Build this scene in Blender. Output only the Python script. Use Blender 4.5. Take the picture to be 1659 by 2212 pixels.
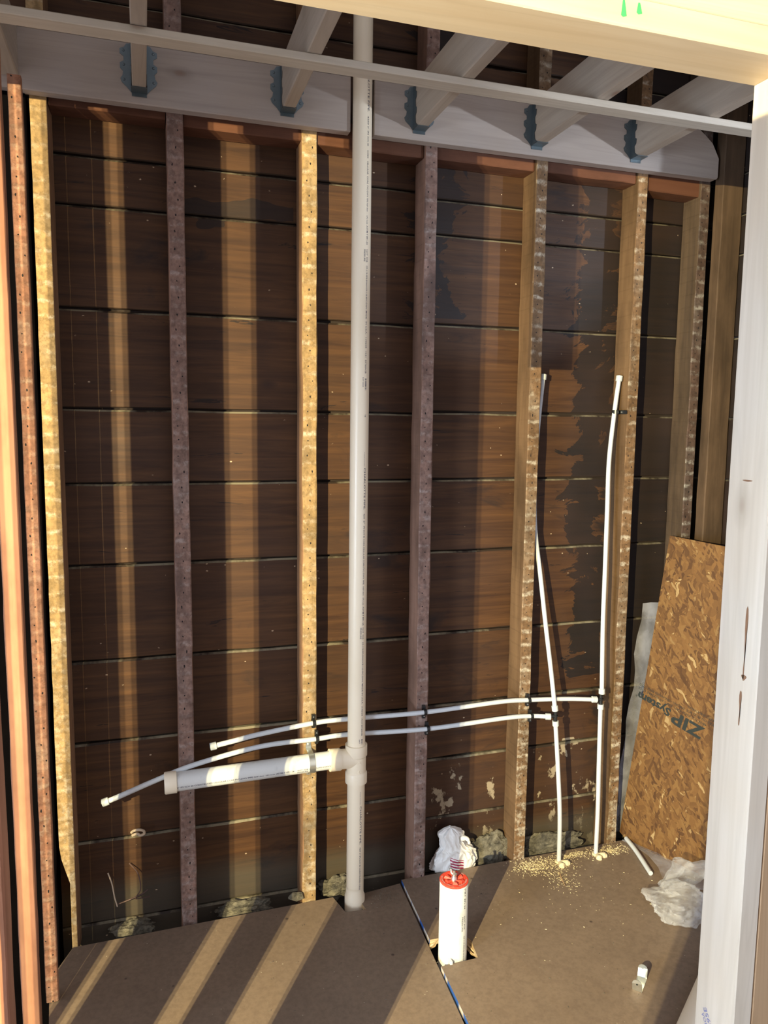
import bpy, bmesh, math, random
from mathutils import Vector, Matrix, noise
random.seed(7)
for o in list(bpy.data.objects): bpy.data.objects.remove(o)
sc = bpy.context.scene
col = sc.collection
V = Vector
# ------------------------------------------------------------------ camera
cam_d = bpy.data.cameras.new('camera'); cam = bpy.data.objects.new('camera', cam_d); col.objects.link(cam)
FP, YAW, PITCH, ROLL = 1644.35, .3058, .1148, .0115
fw = V((math.sin(YAW)*math.cos(PITCH), math.cos(YAW)*math.cos(PITCH), -math.sin(PITCH)))
r0 = V((math.cos(YAW), -math.sin(YAW), 0)); u0 = r0.cross(fw)
cr, sr = math.cos(ROLL), math.sin(ROLL)
rv = cr*r0+sr*u0; uv = -sr*r0+cr*u0
mw = Matrix((rv, uv, -fw)).transposed().to_4x4(); mw.translation = V((.2968, -2.4459, 1.6490))
cam.matrix_world = mw
cam_d.sensor_fit = 'VERTICAL'; cam_d.sensor_height = 24; cam_d.lens = FP/2212*24; cam_d.clip_start = .02
sc.camera = cam
# ------------------------------------------------------------------ world and lamps
sc.view_settings.view_transform = 'Standard'; sc.view_settings.look = 'None'
sc.view_settings.gamma = 1; sc.view_settings.use_curve_mapping = False; sc.view_settings.exposure = 0
w = bpy.data.worlds.new('world'); sc.world = w; w.use_nodes = True
w.node_tree.nodes['Background'].inputs[0].default_value = (.90, .88, .99, 1)
w.node_tree.nodes['Background'].inputs[1].default_value = .80

def lamp(name, typ, loc, energy, color, target=None, **kw):
    d = bpy.data.lights.new(name, typ); o = bpy.data.objects.new(name, d); col.objects.link(o)
    o.location = loc; d.energy = energy; d.color = color
    if target is not None: o.rotation_euler = (V(target)-V(loc)).to_track_quat('-Z', 'Y').to_euler()
    for k, v_ in kw.items(): setattr(d, k, v_)
    return o
# twin-head work light standing in the next room, behind and left of the camera
for sx in (-1, 1):
    lamp('work_light', 'SPOT', (-1.02+sx*.0042, -3.0-sx*.0025, 1.78), 620, (1, .84, .47), (.55, 0, 1.5), spot_size=math.radians(120), spot_blend=.2, shadow_soft_size=.002)
# daylight bounced in from the far right, low
lamp('daylight_right', 'SPOT', (3.4, -2.2, 2.0), 200, (.74, .84, 1), (1.55, 0, 2.42), spot_size=math.radians(24), spot_blend=.6, shadow_soft_size=.03)
# daylight through the doorway behind the camera on the left
lamp('daylight_door', 'AREA', (-2.3, -2.55, 1.0), 34, (.70, .82, 1), (1.2, -1.45, 1.0), shape='RECTANGLE', size=.8, size_y=1.6, spread=math.radians(60))

# ------------------------------------------------------------------ helpers
def tag(o, label=None, cat=None, group=None, kind=None):
    if label: o['label'] = label
    if cat: o['category'] = cat
    if group: o['group'] = group
    if kind: o['kind'] = kind
    return o
def link(name, bm, m, parent=None, smooth=False, mw=None):
    me = bpy.data.meshes.new(name)
    bmesh.ops.recalc_face_normals(bm, faces=bm.faces)
    bm.to_mesh(me); bm.free()
    if isinstance(m, (list, tuple)):
        for a in m: me.materials.append(a)
    elif m: me.materials.append(m)
    if smooth:
        for p in me.polygons: p.use_smooth = True
    o = bpy.data.objects.new(name, me); col.objects.link(o)
    if mw is not None: o.matrix_world = mw
    if parent is not None:
        o.parent = parent
    return o
def empty(name, loc):
    o = bpy.data.objects.new(name, None); col.objects.link(o); o.location = loc; o.empty_display_size = .02
    return o
def child(o, parent):
    """parent o keeping it where it stands (parents are unrotated empties or meshes)"""
    o.parent = parent; o.matrix_parent_inverse = Matrix.Translation(parent.location).inverted() if parent.type == 'EMPTY' else parent.matrix_world.inverted()
    return o
def bmbox(bm, lo, hi, bevel=0, mi=0, taperx=None):
    lo = V(lo); hi = V(hi)
    r = bmesh.ops.create_cube(bm, size=1)
    for v_ in r['verts']:
        v_.co = V((lo[i]+(v_.co[i]+.5)*(hi[i]-lo[i]) for i in range(3)))
    fs = {f for v_ in r['verts'] for f in v_.link_faces}
    for f in fs: f.material_index = mi
    if bevel:
        es = list({e for f in fs for e in f.edges})
        bmesh.ops.bevel(bm, geom=es, offset=bevel, segments=2, affect='EDGES', profile=.6)
    return r
def smoothshade(o, ang=40):
    for p in o.data.polygons: p.use_smooth = True
    try: o.data.set_sharp_from_angle(angle=math.radians(ang))
    except Exception: pass
    return o
AX = {'z': Matrix(((1,0,0),(0,1,0),(0,0,1))), 'x': Matrix(((0,0,1),(0,1,0),(-1,0,0))), 'y': Matrix(((1,0,0),(0,0,1),(0,-1,0)))}
def member(name, lo, hi, axis, m, bevel=.003, jit=0, parent=None, label=None, cat=None, group=None, kind=None, seg=0):
    """timber between two corners, its local Z running along the grain"""
    lo = V(lo); hi = V(hi); c = (lo+hi)/2
    A = AX[axis].copy(); inv = A.inverted()
    ex = inv @ (hi-lo); ex = V((abs(ex.x), abs(ex.y), abs(ex.z)))
    base = V(c); ai = 'xyz'.index(axis); base[ai] = lo[ai] if axis == 'z' else lo[ai]
    bm = bmesh.new()
    n = seg or (max(2, int(ex.z/.045)) if jit else 1)
    hx, hy, b = ex.x/2, ex.y/2, bevel
    prof = [(-hx+b,-hy),(hx-b,-hy),(hx,-hy+b),(hx,hy-b),(hx-b,hy),(-hx+b,hy),(-hx,hy-b),(-hx,-hy+b)]
    rings = []
    for i in range(n+1):
        z = ex.z*i/n
        ring = []
        for k, (x, y) in enumerate(prof):
            dx = dy = 0
            if jit:
                q = V((base.x*7+k//2*3.1, base.y*5, z*9+base.z)); d = noise.noise_vector(q)*jit
                d2 = noise.noise_vector(q*4.3)*jit*.5
                dx, dy = d.x+d2.x, (d.y+d2.y)*.5
            ring.append(bm.verts.new((x+dx, y+dy, z)))
        rings.append(ring)
    for a, c2 in zip(rings, rings[1:]):
        for k in range(8): bm.faces.new((a[k], a[(k+1) % 8], c2[(k+1) % 8], c2[k]))
    bm.faces.new(rings[0]); bm.faces.new(rings[-1])
    M4 = A.to_4x4(); M4.translation = base
    o = link(name, bm, m, mw=M4)
    if parent is not None: child(o, parent)
    return tag(o, label, cat, group, kind)
def tube(bm, pts, r, seg=16, cap=True, mi=0, closed=False):
    pts = [V(p) for p in pts]; n = len(pts); rs = r if isinstance(r, (list, tuple)) else [r]*n
    t = (pts[1]-pts[0]).normalized(); up = V((0,0,1)) if abs(t.z) < .9 else V((1,0,0))
    nx = t.cross(up).normalized(); rings = []
    for i, p in enumerate(pts):
        if closed: t2 = (pts[(i+1) % n]-pts[i-1]).normalized()
        else: t2 = (pts[min(i+1, n-1)]-pts[max(i-1, 0)]).normalized()
        q = t.rotation_difference(t2); nx = (q @ nx).normalized(); t = t2; ny = t.cross(nx)
        rings.append([bm.verts.new(p+rs[i]*(math.cos(a)*nx+math.sin(a)*ny)) for a in [2*math.pi*k/seg for k in range(seg)]])
    fs = []
    for a, b in list(zip(rings, rings[1:]))+([(rings[-1], rings[0])] if closed else []):
        for k in range(seg): fs.append(bm.faces.new((a[k], a[(k+1) % seg], b[(k+1) % seg], b[k])))
    if cap and not closed: fs.append(bm.faces.new(rings[0])); fs.append(bm.faces.new(rings[-1]))
    for f in fs: f.material_index = mi
    return rings
def spline(pts, n=10):
    P = [V(p) for p in pts]; P = [2*P[0]-P[1]]+P+[2*P[-1]-P[-2]]; out = []
    for i in range(1, len(P)-2):
        for k in range(n):
            t = k/n; a, b, c, d = P[i-1:i+3]
            out.append(.5*((2*b)+(c-a)*t+(2*a-5*b+4*c-d)*t*t+(-a+3*b-3*c+d)*t**3))
    out.append(P[-2]); return out
def lathe(bm, prof, origin, axis, seg=40, mi=0):
    """prof = list of (radius, distance along axis)"""
    ax = V(axis).normalized(); up = V((0,0,1)) if abs(ax.z) < .9 else V((1,0,0)); nx = ax.cross(up).normalized(); ny = ax.cross(nx)
    O_ = V(origin); rings = []
    for r, h in prof:
        rings.append([bm.verts.new(O_+ax*h+max(r, 1e-5)*(math.cos(a)*nx+math.sin(a)*ny)) for a in [2*math.pi*k/seg for k in range(seg)]])
    for a, b in zip(rings, rings[1:]):
        for k in range(seg): bm.faces.new((a[k], a[(k+1) % seg], b[(k+1) % seg], b[k])).material_index = mi
def poly_extrude(bm, pts3, d):
    a = [bm.verts.new(V(p)) for p in pts3]; b = [bm.verts.new(V(p)+V(d)) for p in pts3]
    bm.faces.new(a); bm.faces.new(list(reversed(b))); n = len(a)
    for i in range(n): bm.faces.new((a[i], a[(i+1) % n], b[(i+1) % n], b[i]))

# ------------------------------------------------------------------ materials
class Mt:
    def __init__(s, name, rough=.7, spec=.3):
        s.m = bpy.data.materials.new(name); s.m.use_nodes = True; s.t = s.m.node_tree; s.t.nodes.clear()
        s.o = s.t.nodes.new('ShaderNodeOutputMaterial'); s.b = s.t.nodes.new('ShaderNodeBsdfPrincipled')
        s.t.links.new(s.b.outputs[0], s.o.inputs[0]); s.b.inputs['Roughness'].default_value = rough
        s.b.inputs['Specular IOR Level'].default_value = spec
        s.tc = s.t.nodes.new('ShaderNodeTexCoord'); s.obj = s.tc.outputs['Object']; s.gen = s.tc.outputs['Generated']; s.nrm = s.tc.outputs['Normal']
    def put(s, sock, v_):
        if hasattr(v_, 'is_output') or hasattr(v_, 'links'): s.t.links.new(v_, sock)
        else:
            if isinstance(v_, (tuple, list)) and len(v_) == 3 and sock.type == 'RGBA': v_ = (*v_, 1)
            sock.default_value = v_
    def n(s, typ, ins=None, out=0, **kw):
        nd = s.t.nodes.new('ShaderNode'+typ)
        for k, v_ in kw.items(): setattr(nd, k, v_)
        for k, v_ in (ins or {}).items(): s.put(nd.inputs[k], v_)
        return nd.outputs[out]
    def math(s, op, a, b=0., clamp=False): return s.n('Math', {0: a, 1: b}, operation=op, use_clamp=clamp)
    def mix(s, f, a, b, bt='MIX'): return s.n('Mix', {0: f, 6: a, 7: b}, out=2, data_type='RGBA', blend_type=bt)
    def mp(s, sc_=(1,1,1), loc=(0,0,0), v_=None): return s.n('Mapping', {'Vector': s.obj if v_ is None else v_, 'Scale': sc_, 'Location': loc})
    def rnd_vec(s, amp=20.):
        r = s.n('ObjectInfo', out=5); return s.n('VectorMath', {0: s.obj, 1: s.n('CombineXYZ', {0: s.math('MULTIPLY', r, amp), 1: s.math('MULTIPLY', r, amp*.7), 2: s.math('MULTIPLY', r, amp*1.3)})}, operation='ADD')
    def noise(s, vec, scale, det=4, rough=.55, dist=0): return s.n('TexNoise', {'Vector': vec, 'Scale': scale, 'Detail': det, 'Roughness': rough, 'Distortion': dist})
    def ramp(s, f, stops):
        nd = s.t.nodes.new('ShaderNodeValToRGB'); s.put(nd.inputs[0], f); e = nd.color_ramp.elements
        while len(e) < len(stops): e.new(.5)
        for k, (p, c) in enumerate(stops):
            e[k].position = p; e[k].color = (c, c, c, 1) if isinstance(c, (int, float)) else (*c, 1)
        return nd.outputs[0]
    def sep(s, v_): 
        nd = s.t.nodes.new('ShaderNodeSeparateXYZ'); s.put(nd.inputs[0], v_); return nd.outputs
    def done(s, colr, bump=None, bs=.3, bd=.002, rough=None, alpha=None):
        s.put(s.b.inputs['Base Color'], colr)
        if bump is not None:
            s.put(s.b.inputs['Normal'], s.n('Bump', {'Height': bump, 'Strength': bs, 'Distance': bd}))
        if rough is not None: s.put(s.b.inputs['Roughness'], rough)
        if alpha is not None: s.put(s.b.inputs['Alpha'], alpha)
        return s.m

def lumber(name, light, dark, knot=(.20, .10, .06), green=False):
    k = Mt(name, .62, .3); v_ = k.rnd_vec()
    g = k.noise(k.mp((1, 1, .035), v_=v_), 45, 5, .6, .4)
    rg = k.noise(k.mp((1, 1, .06), v_=v_), 9, 3, .5, 1.2)
    lines = k.math('ABSOLUTE', k.math('SUBTRACT', k.math('FRACT', k.math('MULTIPLY', rg, 9)), .5))
    c = k.mix(k.ramp(g, [(.3, 0), (.75, 1)]), dark, light)
    c = k.mix(k.math('MULTIPLY', k.ramp(lines, [(0, 1), (.25, 0)]), .22), c, tuple(.72*a for a in dark))
    vo = k.n('TexVoronoi', {'Vector': k.mp((1, 1, .45), v_=v_), 'Scale': 7.0, 'Randomness': 1}, out=0)
    kf = k.ramp(vo, [(0.02, 1), (.085, 0)]); kr = k.ramp(vo, [(.06, .55), (.16, 0)])
    c = k.mix(kr, c, tuple(.6*a for a in dark)); c = k.mix(k.math('MULTIPLY', kf, .85), c, knot)
    big = k.noise(v_, 3.5, 2)
    c = k.mix(k.math('MULTIPLY', k.ramp(big, [(.4, 0), (.75, 1)]), .3), c, tuple(a*b for a, b in zip(light, (.85, .72, .55))))
    return k.done(c, g, .12, .001)
M_NEW = lumber('spruce_lumber', (.48, .41, .33), (.39, .325, .255))
M_LEDG = lumber('ledger_lumber', (.44, .38, .33), (.36, .31, .27))
M_BEAM = lumber('pine_plate_lumber', (.54, .47, .38), (.49, .40, .30))
M_POST = lumber('pale_stud_lumber', (.64, .58, .48), (.52, .46, .36))
M_TAN = lumber('tan_stud_lumber', (.42, .29, .17), (.36, .23, .12))

def oldwood(name, base, alt, plaster=1.0, key=(.62, .54, .40), warm=(.47, .31, .14)):
    """old stud: brown sides, front face with pale plaster keys left between the laths and rows of nail holes"""
    k = Mt(name, .75, .22); v_ = k.rnd_vec()
    g = k.noise(k.mp((1, 1, .05), v_=v_), 40, 6, .6, .5)
    n2 = k.noise(k.mp((1, 1, .4), v_=v_), 7, 5, .6)
    c = k.mix(k.ramp(g, [(.3, 0), (.7, 1)]), base, alt)
    c = k.mix(k.math('MULTIPLY', k.ramp(n2, [(.42, 0), (.68, 1)]), .65), c, tuple(.35*a for a in base))
    if plaster:
        nx, ny, nz = k.sep(k.nrm)[:3]; x, y, z = k.sep(k.obj)[:3]
        front = k.math('LESS_THAN', ny, -.6)
        wob = k.noise(k.mp((9, 1, 14), v_=v_), 1.8, 5, .65)
        zz = k.math('ADD', z, k.math('MULTIPLY', k.math('SUBTRACT', wob, .5), .034))
        fr = k.math('FRACT', k.math('DIVIDE', zz, .048))
        band = k.ramp(k.math('ABSOLUTE', k.math('SUBTRACT', fr, .5)), [(.0, .95), (.09, .8), (.21, 0)])
        brk = k.ramp(k.noise(k.mp((1, 1, 1), v_=v_), 44, 5, .7), [(.44, 0), (.60, 1)])
        faceb = k.ramp(k.noise(k.mp((1, 1, .5), v_=v_), 13, 6, .7), [(.32, 0), (.68, 1)])
        lathcol = k.mix(faceb, warm, tuple(.42*a for a in warm))
        cloud = k.ramp(k.noise(v_, 3.2, 3), [(.35, .25), (.62, 1)])
        c2 = k.mix(k.math('MULTIPLY', k.math('MULTIPLY', k.math('MULTIPLY', band, brk), .95*plaster), cloud), lathcol, key)
        haze = k.ramp(k.noise(k.mp((1, 1, .6), v_=v_), 9, 4, .6), [(.5, 0), (.8, .45)]); c2 = k.mix(haze, c2, tuple(.55*a for a in key))
        lowf = k.math('SUBTRACT', 1.35, z, True)
        sm = k.ramp(k.noise(k.mp((1, 1, .9), v_=v_), 30, 7, .75), [(.50, 0), (.60, 1)])
        c2 = k.mix(k.math('MULTIPLY', k.math('MULTIPLY', sm, lowf), .7*plaster), c2, tuple(.8*a for a in key))
        scorch = k.ramp(k.noise(k.mp((1, 1, .35), v_=v_), 5, 4, .6), [(.56, 0), (.70, .85)])
        c2 = k.mix(scorch, c2, (.045, .032, .028))
        grime = k.ramp(k.noise(v_, 55, 5, .7), [(.40, .55), (.55, 0)]); c2 = k.mix(grime, c2, tuple(.3*a for a in warm))
        # nail holes: one or two per lath
        fz = k.math('SUBTRACT', fr, .0); dz = k.math('MULTIPLY', k.math('MINIMUM', fz, k.math('SUBTRACT', 1, fz)), .048)
        cell = k.math('FLOOR', k.math('DIVIDE', k.math('ADD', zz, .024), .048))
        rnd = k.n('TexWhiteNoise', {'W': cell}, out=0, noise_dimensions='1D')
        dx = k.math('SUBTRACT', x, k.math('MULTIPLY', k.math('SUBTRACT', rnd, .5), .022))
        dd = k.math('SQRT', k.math('ADD', k.math('MULTIPLY', dx, dx), k.math('MULTIPLY', k.math('MULTIPLY', dz, dz), .6)))
        c2 = k.mix(k.math('LESS_THAN', dd, .0021), c2, (.012, .01, .01))
        c = k.mix(front, c, c2)
        h = k.math('ADD', k.math('MULTIPLY', band, 1.2), g)
        return k.done(c, h, .45, .003)
    return k.done(c, g, .4, .003)
M_STUD = oldwood('old_stud_wood', (.27, .145, .075), (.36, .21, .11), 1.0)
M_STUDM = oldwood('old_stud_wood_brown', (.125, .072, .036), (.19, .115, .058), 1.0, key=(.66, .60, .46), warm=(.25, .145, .07))
M_STUDR = oldwood('old_stud_wood_reddish', (.26, .15, .105), (.34, .20, .14), .6, key=(.50, .44, .40), warm=(.33, .205, .16))
M_STUDD = oldwood('old_stud_wood_sooty', (.07, .048, .032), (.12, .080, .048), .8, key=(.42, .40, .35), warm=(.12, .075, .055))
M_STUDP = oldwood('old_stud_wood_plain', (.075, .048, .028), (.12, .076, .044), 0)
M_LEFT = oldwood('old_trim_wood', (.36, .16, .09), (.42, .21, .12), 0)
M_LEFTP = oldwood('old_trim_wood_plastered', (.40, .20, .12), (.46, .24, .14), .35, warm=(.42, .2, .12))
M_PLATE = oldwood('old_plate_wood', (.10, .040, .022), (.13, .055, .03), 0)

k = Mt('old_sheathing_wood', .62, .3)
x, y, z = k.sep(k.obj)[:3]; nx, ny, nz = k.sep(k.nrm)[:3]
g = k.noise(k.mp((.05, 1, 1)), 42, 6, .62, .8); big = k.noise(k.mp((.5, 1, 1.4)), 2.3, 4)
fine = k.noise(k.obj, 70, 3)
c = k.mix(k.ramp(g, [(.32, 0), (.7, 1)]), (.040, .0175, .0080), (.098, .045, .0165))
c = k.mix(k.ramp(big, [(.45, 0), (.7, .55)]), c, (.036, .018, .010))
kn = k.n('TexVoronoi', {'Vector': k.mp((.7, 1, 1.3)), 'Scale': 2.4}, out=0)
c = k.mix(k.ramp(kn, [(.03, .9), (.07, 0)]), c, (.03, .015, .01))
rings = k.math('ABSOLUTE', k.math('SUBTRACT', k.math('FRACT', k.math('MULTIPLY', k.noise(k.mp((.16, 1, 1)), 3.2, 2, .4, .6), 16)), .5))
c = k.mix(k.math('MULTIPLY', k.ramp(rings, [(0, 1), (.16, 0)]), .28), c, (.05, .024, .012))
# water / soot stains: between the two right studs and the whole last bay
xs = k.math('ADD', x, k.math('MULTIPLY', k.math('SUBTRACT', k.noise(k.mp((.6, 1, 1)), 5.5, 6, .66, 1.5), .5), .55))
st = k.ramp(xs, [(0, 0), (.1, 0), (.9, 0), (1, 0)])
d1 = k.math('ABSOLUTE', k.math('SUBTRACT', xs, 1.935)); s1 = k.math('LESS_THAN', d1, .075)
zhi = k.math('GREATER_THAN', k.math('ADD', z, k.math('MULTIPLY', big, .3)), .8)
c = k.mix(k.math('MULTIPLY', k.math('MULTIPLY', s1, zhi), .88), c, (.009, .008, .008))
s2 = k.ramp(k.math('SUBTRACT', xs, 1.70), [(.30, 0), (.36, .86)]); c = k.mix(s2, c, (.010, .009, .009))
d3 = k.math('ABSOLUTE', k.math('SUBTRACT', xs, 1.28)); s3 = k.math('MULTIPLY', k.math('LESS_THAN', d3, .06), k.math('GREATER_THAN', z, 2.02))
c = k.mix(k.math('MULTIPLY', s3, .85), c, (.012, .01, .01))
d4 = k.math('ABSOLUTE', k.math('SUBTRACT', k.math('ADD', z, k.math('MULTIPLY', k.noise(k.mp((.5, 1, 1)), 6, 3), .25)), 2.42)); s4 = k.math('MULTIPLY', k.math('LESS_THAN', d4, .035), k.math('MULTIPLY', k.math('GREATER_THAN', x, .4), k.math('LESS_THAN', x, .78)))
c = k.mix(k.math('MULTIPLY', s4, .8), c, (.02, .014, .012))
crk = k.ramp(k.noise(k.mp((.10, 1, 1)), 26, 5, .7, 1.2), [(.655, 0), (.675, .9)]); c = k.mix(crk, c, (.012, .008, .007))
sm_ = k.ramp(k.noise(k.mp((.35, 1, 1)), 7, 5, .65, .8), [(.60, 0), (.72, .8)]); c = k.mix(sm_, c, (.016, .011, .010))
pur = k.ramp(k.noise(k.mp((.4, 1, .7)), 3.1, 3), [(.45, 0), (.68, .4)]); c = k.mix(pur, c, (.055, .030, .020))
# plaster splashes low on the wall
pl = k.math('MULTIPLY', k.ramp(k.noise(k.mp((1, 1, .7)), 15, 5, .62), [(.58, 0), (.61, 1)]), k.math('MULTIPLY', k.math('LESS_THAN', z, .42), k.math('GREATER_THAN', x, 1.3)))
c = k.mix(k.math('MULTIPLY', pl, .8), c, (.40, .33, .22))
gy = k.ramp(k.math('ADD', z, k.math('MULTIPLY', big, .12)), [(.12, .75), (.20, 0)]); c = k.mix(gy, c, (.075, .068, .05))
sp = k.ramp(k.n('TexVoronoi', {'Vector': k.mp((.8, 1, 1.2)), 'Scale': 22}, out=0), [(.05, 1), (.075, 0)]); c = k.mix(k.math('MULTIPLY', sp, k.ramp(fine, [(.5, 0), (.6, .9)])), c, (.55, .42, .28))
# board edges: dark undersides, patchy pale upper edges
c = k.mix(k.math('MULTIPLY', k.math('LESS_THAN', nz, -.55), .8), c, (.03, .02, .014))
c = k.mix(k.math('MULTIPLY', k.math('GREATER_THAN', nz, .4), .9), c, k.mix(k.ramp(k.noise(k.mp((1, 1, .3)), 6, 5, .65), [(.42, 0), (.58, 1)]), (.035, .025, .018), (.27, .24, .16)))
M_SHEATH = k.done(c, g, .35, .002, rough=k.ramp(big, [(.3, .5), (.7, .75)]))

k = Mt('floor_sheet_brown', .58, .35); x, y, z = k.sep(k.obj)[:3]
n1 = k.noise(k.obj, 3, 4); n2 = k.noise(k.obj, 60, 4, .7); n3 = k.noise(k.mp((1, .2, 1)), 14, 3)
c = k.mix(k.ramp(n1, [(.35, 0), (.7, 1)]), (.20, .148, .105), (.25, .185, .13))
c = k.mix(k.ramp(n2, [(.35, .35), (.6, 0)]), c, (.11, .075, .055))
c = k.mix(k.ramp(n3, [(.55, 0), (.75, .25)]), c, (.24, .17, .11))
sp = k.ramp(k.n('TexVoronoi', {'Vector': k.obj, 'Scale': 30}, out=0), [(.035, 1), (.05, 0)]); c = k.mix(k.math('MULTIPLY', sp, k.ramp(n1, [(.45, 0), (.5, .9)])), c, (.55, .50, .38))
dk = k.ramp(k.n('TexVoronoi', {'Vector': k.obj, 'Scale': 9}, out=0), [(.03, .8), (.06, 0)]); c = k.mix(dk, c, (.05, .035, .03))
M_FLOOR = k.done(c, n2, .15, .0008)
k = Mt('sheet_edge_painted', .7); e = k.ramp(k.noise(k.mp((1, 6, 1)), 2.2, 3), [(.50, (.03, .10, .33)), (.56, (.55, .50, .42))]); M_EDGE = k.done(e)
k = Mt('plywood_edge', .8); e = k.ramp(k.noise(k.mp((.3, .3, 12)), 12, 3), [(.35, (.30, .19, .09)), (.65, (.66, .50, .30))]); M_PLY = k.done(e)
k = Mt('subfloor_dark', .9); M_SUB = k.done(k.mix(k.noise(k.obj, 8), (.018, .013, .011), (.05, .035, .028)))
k = Mt('gap_shade', 1, .0); M_GAPSHADE = k.done(k.mix(k.noise(k.obj, 8), (.0016, .0014, .002), (.004, .0035, .004)))  # near-black colour stands in for shade in the left corner gap
k = Mt('joist_hanger_steel', .42, .5); k.b.inputs['Metallic'].default_value = .75
M_HANG = k.done(k.mix(k.noise(k.obj, 25), (.10, .135, .145), (.17, .20, .21)))
k = Mt('galvanised_steel', .32, .5); k.b.inputs['Metallic'].default_value = .9; M_GALV = k.done(k.mix(k.noise(k.obj, 60), (.55, .58, .55), (.72, .74, .70)))
k = Mt('pvc_pipe', .33, .5); c = k.mix(k.ramp(k.noise(k.mp((1, 1, .3)), 12, 4), [(.55, 0), (.75, .35)]), (.92, .82, .62), (.80, .69, .47)); M_PVC = k.done(c)
k = Mt('pvc_drain', .38, .5); sm = k.ramp(k.noise(k.mp((1, 1, .5)), 24, 5), [(.54, 0), (.66, .5)]); M_PVCW = k.done(k.mix(sm, (.68, .70, .67), (.42, .43, .40)))
k = Mt('pex_tube', .35, .5); k.b.inputs['Subsurface Weight'].default_value = .15; k.b.inputs['Subsurface Radius'].default_value = (.01, .01, .01); M_PEX = k.done(k.mix(k.ramp(k.noise(k.mp((1,1,.25)), 30), [(.5,0),(.7,.3)]), (.60, .64, .65), (.50, .49, .54)))
k = Mt('pex_collar', .4, .5); M_COL = k.done((.56, .60, .58))
k = Mt('black_plastic', .35, .5); M_BLK = k.done((.012, .013, .013))
k = Mt('print_ink', .6); M_INK = k.done((.05, .05, .09))
k = Mt('stencil_ink', .6); M_STEN = k.done(k.mix(k.noise(k.obj, 90), (.012, .018, .016), (.028, .032, .028)))
k = Mt('blue_ink', .6); M_BINK = k.done((.16, .17, .33))
k = Mt('green_ink', .6); M_GINK = k.done((.05, .45, .12))
k = Mt('red_plastic', .4, .5); M_RED = k.done(k.mix(k.ramp(k.noise(k.obj, 60, 5), [(.5, 0), (.7, .7)]), (.72, .07, .04), (.45, .16, .12)))
k = Mt('cable_sheath', .5); M_CABLE = k.done((.60, .48, .34))
k = Mt('wire_dark', .5); M_WIRE = k.done((.10, .06, .05))
k = Mt('foam_collar', .9); M_FOAM = k.done(k.mix(k.noise(k.obj, 90), (.66, .56, .34), (.80, .72, .50)))
k = Mt('sawdust', .9); M_SAW = k.done(k.mix(k.n('ObjectInfo', out=5), (.66, .54, .29), (.80, .68, .40)))
k = Mt('grey_debris', .95); dn = k.noise(k.obj, 30, 6, .7); M_DEB = k.done(k.mix(k.ramp(dn, [(.35, 0), (.65, 1)]), (.045, .042, .034), (.22, .20, .145)), dn, .8, .01)
# clear polythene
k = Mt('clear_polythene', .16, .6); k.b.inputs['Transmission Weight'].default_value = .55; k.b.inputs['IOR'].default_value = 1.15
wr = k.noise(k.obj, 16, 5, .6, 1.0); M_POLY = k.done((.90, .92, .92), wr, .9, .012, alpha=k.ramp(wr, [(.35, .22), (.65, .62)]))
k = Mt('plastic_sheeting', .2, .6); wr = k.noise(k.obj, 9, 4); M_SHEET = k.done((.70, .72, .82), wr, .8, .01, alpha=k.ramp(wr, [(.35, .12), (.65, .42)]))
# white bag with lettering stripes
k = Mt('white_bag_plastic', .4, .4); x, y, z = k.sep(k.obj)[:3]
u = k.math('ADD', z, k.math('MULTIPLY', x, .35)); sf = k.math('LESS_THAN', k.math('FRACT', k.math('DIVIDE', u, .0105)), .55)
win = k.math('MULTIPLY', k.math('MULTIPLY', k.math('GREATER_THAN', x, -.03), k.math('LESS_THAN', x, .025)), k.math('MULTIPLY', k.math('GREATER_THAN', u, -.060), k.math('LESS_THAN', u, -.008)))
M_BAG = k.done(k.mix(k.math('MULTIPLY', sf, win), (.84, .83, .78), (.36, .03, .08)))
# oriented strand board: several layers of flakes
k = Mt('strand_board', .65, .3); c = None
for i, (rx, scx, scy) in enumerate([(.5, 16, 52), (-.9, 13, 48), (1.9, 15, 60), (.1, 20, 80), (-.45, 24, 60), (1.2, 26, 95), (-1.4, 20, 90), (.8, 30, 120)]):
    v0 = k.n('VectorMath', {0: k.obj, 1: k.n('VectorMath', {0: k.n('TexNoise', {'Vector': k.obj, 'Scale': 22, 'Detail': 3}, out=1), 3: .03}, operation='SCALE')}, operation='ADD')
    vv = k.n('Mapping', {'Vector': k.n('Mapping', {'Vector': v0, 'Rotation': (0, 0, rx)}), 'Scale': (scx, scy, 1), 'Location': (i*3.7, i*1.9, i*2.3)})
    rv_ = k.n('TexVoronoi', {'Vector': vv, 'Scale': 1.0, 'Randomness': 1}, out=1)
    r_, g_, b_ = [k.n('SeparateColor', {0: rv_}, out=q_) for q_ in range(3)]
    fl = k.ramp(r_, [(0, (.065, .028, .009)), (.3, (.13, .062, .018)), (.7, (.185, .092, .027)), (.965, (.21, .115, .036)), (1, (.42, .30, .14))])
    c = fl if c is None else k.mix(k.math('GREATER_THAN', g_, .60), c, fl)
fgr = k.noise(k.mp((1, 1, 1)), 120, 3)
c = k.mix(k.math('MULTIPLY', fgr, .35), c, (.08, .04, .012))
M_OSB = k.done(c, k.n('SeparateColor', {0: c}, out=0), .35, .002)

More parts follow.
